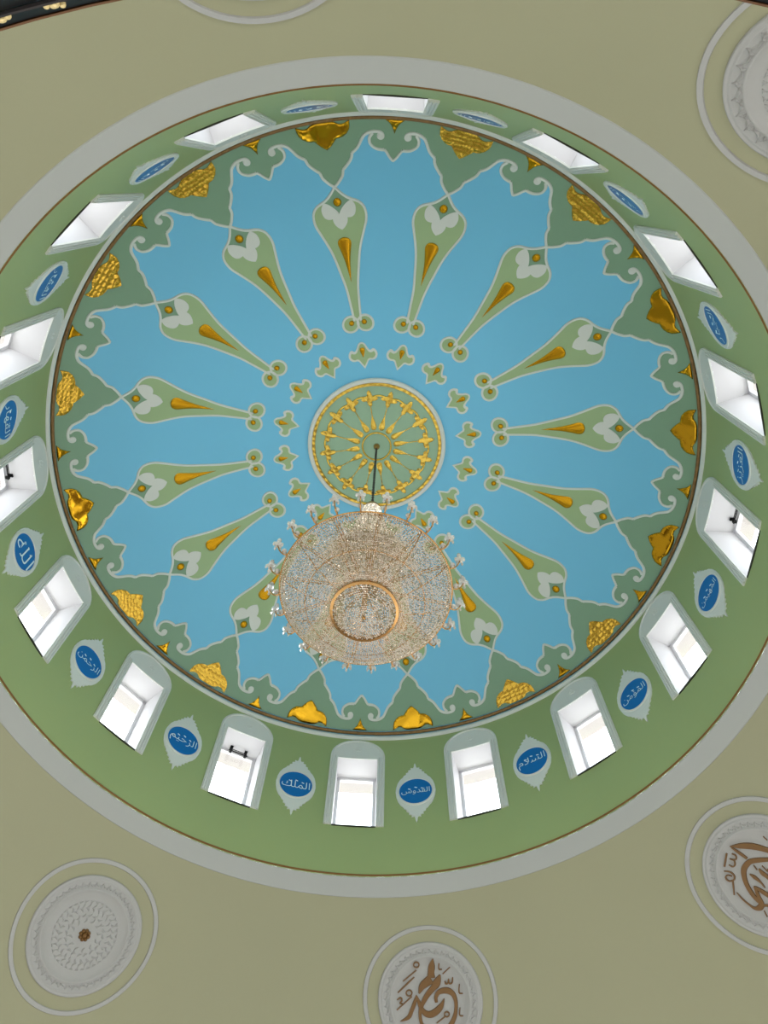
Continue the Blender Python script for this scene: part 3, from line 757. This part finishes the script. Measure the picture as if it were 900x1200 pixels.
for i in range(44):
    a = math.radians(-90 + (i - 21.5) * 2.1)
    o = link('gold_motif', me_mo if i % 2 else me_mo2, fr); o.rotation_euler.z = a
    if i % 2: o = link('gold_motif', me_mo3, fr); o.rotation_euler.z = a

# ------------------------------------------------------------------ crystal chandelier on the dome axis
zz = lambda u: u * S + EYE
Z_RING, Z_BOT, Z_HUB = zz(1.512), zz(1.424), zz(1.985)
R_RING, R_BOT = .190 * S, .070 * S
ch = empty('chandelier', (0, 0, ZR))
tag(ch, 'large gold and crystal bead basket chandelier hanging on a dark chain', 'chandelier')
BC = (0, 0, ZR)
bm = bmesh.new()
zc = ZR - .06; i = 0
while zc > Z_HUB + .1:
    pts = [(.016 * math.cos(2 * PI * j / 8), 0, zc + .034 * math.sin(2 * PI * j / 8)) for j in range(9)]
    if i % 2: pts = [(0, p[0], p[2]) for p in pts]
    tube(bm, pts, .007, 5); zc -= .05; i += 1
link('chain', to_mesh('chain', bm, M['chain'], BC), ch)['label'] = 'dark steel chain'
bm = bmesh.new(); lathe(bm, [(.001, ZR - .001), (.055, ZR - .008), (.05, ZR - .04), (.03, ZR - .06), (.02, ZR - .10), (.001, ZR - .11)], 24)
link('ceiling_rose', to_mesh('ceiling_rose', bm, M['brass'], BC, True), ch)
bm = bmesh.new(); lathe(bm, [(.001, Z_HUB + .16), (.03, Z_HUB + .14), (.05, Z_HUB + .08), (.10, Z_HUB + .05), (.115, Z_HUB), (.10, Z_HUB - .05), (.14, Z_HUB - .09), (.14, Z_HUB - .11), (.03, Z_HUB - .14), (.025, Z_BOT + .05), (.001, Z_BOT + .04)], 24)
link('hub', to_mesh('hub', bm, M['brass'], BC, True), ch)['label'] = 'brass hub and stem'
bm = bmesh.new(); torus(bm, R_RING, Z_RING, .011, 96, 8); torus(bm, R_RING - .035, Z_RING + .02, .006, 96, 6)
link('outer_ring', to_mesh('outer_ring', bm, M['brass'], BC, True), ch)
R_MID, Z_MID = .128 * S, zz(1.455)
bm = bmesh.new(); torus(bm, R_MID, Z_MID, .005, 72, 6); link('middle_ring', to_mesh('middle_ring', bm, M['brass'], BC, True), ch)
bm = bmesh.new()
lathe(bm, [(R_BOT + .012, Z_BOT + .05), (R_BOT + .012, Z_BOT - .012), (R_BOT - .018, Z_BOT - .018), (R_BOT - .022, Z_BOT + .05), (R_BOT + .012, Z_BOT + .05)], 64)
link('bottom_ring', to_mesh('bottom_ring', bm, M['brass'], BC), ch)['label'] = 'broad brass ring under the basket'
bm = bmesh.new()
for off in (-.014, .014):
    tube(bm, [(.03, off, Z_RING + .05), (R_BOT, off, Z_RING + .05), (R_RING * .75, off, Z_RING + .03), (R_RING, off, Z_RING)], .007, 5)
tube(bm, [(R_BOT, 0, Z_BOT + .04), (R_MID, 0, Z_MID), ((R_MID + R_RING) / 2, 0, (Z_MID + Z_RING) / 2 - .02), (R_RING, 0, Z_RING)], .007, 5)
me_spoke = to_mesh('spoke', bm, M['brass'], BC, True)
for k in range(12): link('spoke', me_spoke, ch).rotation_euler.z = 2 * PI * k / 12 + .1
# bead strings: octahedra strung close together
def beads_mesh(name, chains, m):
    vs, fs = [], []
    for pts, step, r in chains:
        L = [0.0]
        for p, q in zip(pts, pts[1:]): L.append(L[-1] + (Vector(q) - Vector(p)).length)
        n = max(1, int(L[-1] / step)); j = 0
        for i in range(n):
            d = (i + .5) / n * L[-1]
            while L[j + 1] < d and j < len(L) - 2: j += 1
            t = (d - L[j]) / max(1e-9, L[j + 1] - L[j]); p = Vector(pts[j]).lerp(Vector(pts[j + 1]), t)
            b = len(vs); an = rnd.random() * PI
            rr = r * rnd.uniform(.85, 1.15); c, s = rr * math.cos(an), rr * math.sin(an)
            vs += [(p.x + c, p.y + s, p.z), (p.x - s, p.y + c, p.z), (p.x - c, p.y - s, p.z), (p.x + s, p.y - c, p.z), (p.x, p.y, p.z + rr * 1.1), (p.x, p.y, p.z - rr * 1.1)]
            for q in range(4):
                fs.append((b + q, b + (q + 1) % 4, b + 4)); fs.append((b + (q + 1) % 4, b + q, b + 5))
    me = bpy.data.meshes.new(name); me.from_pydata([(v[0], v[1], v[2] - ZR) for v in vs], [], fs); me.materials.append(m); me.materials.append(M['sparkle'])
    nb = len(fs) // 8; mi = []
    for i in range(nb): mi += [1 if rnd.random() < .38 else 0] * 8
    me.polygons.foreach_set('material_index', mi); return me
def wires_mesh(name, lines, r, m):
    bm = bmesh.new()
    for pts in lines: tube(bm, pts, r, 3)
    return to_mesh(name, bm, m, BC)
def sag(a, r0, z0, r1, z1, dip, n=8, bulge=0):
    out = []
    for i in range(n + 1):
        t = i / n; r = r0 + (r1 - r0) * t + bulge * math.sin(PI * t); z = z0 + (z1 - z0) * t - dip * math.sin(PI * t)
        out.append((r * math.cos(a), r * math.sin(a), z))
    return out
bowl, bw = [], []
for k in range(240):
    a = 2 * PI * k / 240
    p = sag(a, R_RING, Z_RING, R_MID, Z_MID, .045); bowl.append((p, .018, .0088)); bw.append(p) if k % 2 else None
for k in range(170):
    a = 2 * PI * k / 170
    p = sag(a, R_MID, Z_MID, R_BOT, Z_BOT + .03, .04); bowl.append((p, .017, .0088)); bw.append(p) if k % 2 else None
for f in (.12, .28, .45, .62, .80, .92):
    rr_ = R_MID + (R_RING - R_MID) * f; z_ = Z_MID + (Z_RING - Z_MID) * f - .045 * math.sin(PI * f)
    bowl.append(([(rr_ * math.cos(2 * PI * i / 72), rr_ * math.sin(2 * PI * i / 72), z_) for i in range(73)], .019, .0078))
for f in (.2, .4, .6, .8):
    rr_ = R_BOT + (R_MID - R_BOT) * f; z_ = Z_BOT + .03 + (Z_MID - Z_BOT - .03) * f - .04 * math.sin(PI * f)
    bowl.append(([(rr_ * math.cos(2 * PI * i / 72), rr_ * math.sin(2 * PI * i / 72), z_) for i in range(73)], .019, .0078))
o = link('bowl_beads', beads_mesh('bowl_beads', bowl, M['bead']), ch); o['kind'] = 'stuff'
o = link('bowl_wires', wires_mesh('bowl_wires', bw, .0016, M['brass']), ch); o['kind'] = 'stuff'
tent, tw = [], []
for k in range(150):
    a = 2 * PI * (k + .5) / 150
    p = sag(a, R_RING - .02, Z_RING + .02, .13, Z_HUB - .10, .40, 12, -.12); tent.append((p, .026, .0095)); tw.append(p)
o = link('canopy_beads', beads_mesh('canopy_beads', tent, M['bead']), ch); o['kind'] = 'stuff'
o = link('canopy_wires', wires_mesh('canopy_wires', tw, .0018, M['brass']), ch); o['kind'] = 'stuff'
colm, cw = [], []
for k in range(72):
    a = 2 * PI * (k + .3) / 72
    p = sag(a, R_BOT - .02, Z_BOT + .05, .10, Z_HUB - .12, 0, 10, -.05); colm.append((p, .040, .0078)); cw.append(p)
o = link('core_beads', beads_mesh('core_beads', colm, M['bead']), ch); o['kind'] = 'stuff'
o = link('core_wires', wires_mesh('core_wires', cw, .0026, M['brass']), ch); o['kind'] = 'stuff'
dish = []
for j in range(15):
    R_ = (R_BOT - .03) * (j + .6) / 15; z_ = Z_BOT - .015 - .10 * math.cos(PI / 2 * (j + .6) / 15)
    dish.append(([(R_ * math.cos(2 * PI * i / 36), R_ * math.sin(2 * PI * i / 36), z_) for i in range(37)], .0225, .0122))
o = link('dish_crystals', beads_mesh('dish_crystals', dish, M['bead']), ch); o['kind'] = 'stuff'
bm = bmesh.new(); lathe(bm, [(.001, Z_BOT - .15), (.014, Z_BOT - .145), (.02, Z_BOT - .125), (.012, Z_BOT - .11), (.008, Z_BOT - .05)], 12)
link('finial', to_mesh('finial', bm, M['brass'], BC, True), ch)['label'] = 'small brass finial'
# crystal fringe hanging from the bottom ring's inside
fr_ch = [([(R_BOT * .93 * math.cos(2 * PI * i / 40), R_BOT * .93 * math.sin(2 * PI * i / 40), Z_BOT + .02), (R_BOT * .93 * math.cos(2 * PI * i / 40), R_BOT * .93 * math.sin(2 * PI * i / 40), Z_BOT - .05)], .035, .012) for i in range(40)]
o = link('ring_crystals', beads_mesh('ring_crystals', fr_ch, M['crystal']), ch); o['kind'] = 'stuff'
# arms with crystal cups
bm = bmesh.new()
AX = cr([(R_RING, 0, Z_RING), (R_RING + .05, 0, Z_RING - .015), (R_RING + .10, 0, Z_RING + .03), (R_RING + .13, 0, Z_RING + .11)], 4)
tube(bm, AX, .0085, 6)
tube(bm, cr([(R_RING + .01, 0, Z_RING + .005), (R_RING + .03, 0, Z_RING + .05), (R_RING + .06, 0, Z_RING + .055), (R_RING + .06, 0, Z_RING + .03)], 3), .006, 5)
me_arm = to_mesh('arm', bm, M['brass'], BC, True)
ax, az = R_RING + .13, Z_RING + .11
bm = bmesh.new(); n = 20; rows = []
for r, z, sc in ((.006, .0, 0), (.024, .006, .1), (.040, .020, .25), (.048, .040, .3)):
    rows.append([bm.verts.new((ax + r * (1 + sc * math.cos(5 * 2 * PI * i / n)) * math.cos(2 * PI * i / n), r * (1 + sc * math.cos(5 * 2 * PI * i / n)) * math.sin(2 * PI * i / n), az + z)) for i in range(n)])
for A, B in zip(rows, rows[1:]):
    for i in range(n): bm.faces.new((A[i - 1], A[i], B[i], B[i - 1]))
me_cup = to_mesh('crystal_cup', bm, M['crystal'], BC, True)
bm = bmesh.new()
for i in range(5):
    t = 2 * PI * i / 5; px, py = ax + .048 * math.cos(t), .048 * math.sin(t)
    lathe_rows = [(.002, .05), (.013, .02), (.015, .0), (.002, -.035)]
    prev = None
    for r, z in lathe_rows:
        ring = [bm.verts.new((px + r * math.cos(2 * PI * j / 5), py + r * math.sin(2 * PI * j / 5), az - .005 + z)) for j in range(5)]
        if prev:
            for j in range(5): bm.faces.new((prev[j - 1], prev[j], ring[j], ring[j - 1]))
        prev = ring
me_pend = to_mesh('pendants', bm, M['crystal'], BC)
bm = bmesh.new(); lathe(bm, [(.001, 0), (.016, .005), (.020, .03), (.014, .06), (.018, .09), (.026, .12), (.020, .15), (.001, .165)], 10)
bmesh.ops.translate(bm, vec=(ax, 0, az + .01), verts=bm.verts)
me_bulb = to_mesh('crystal_bulb', bm, M['crystal'], BC, True)
bm = bmesh.new(); r_ = bmesh.ops.create_icosphere(bm, subdivisions=2, radius=.030)
bmesh.ops.translate(bm, vec=(R_RING + .045, 0, Z_RING + .06), verts=bm.verts)
me_ball = to_mesh('crystal_ball', bm, M['crystal'], BC)
for k in range(24):
    a = PH + 2 * PI * (k + .35) / 24
    o = link('arm', me_arm, ch); o.rotation_euler.z = a
    for nm, me in (('crystal_cup', me_cup), ('pendants', me_pend), ('crystal_bulb', me_bulb), ('crystal_ball', me_ball)):
        q = link(nm, me, o)
        if nm == 'pendants': q['kind'] = 'stuff'
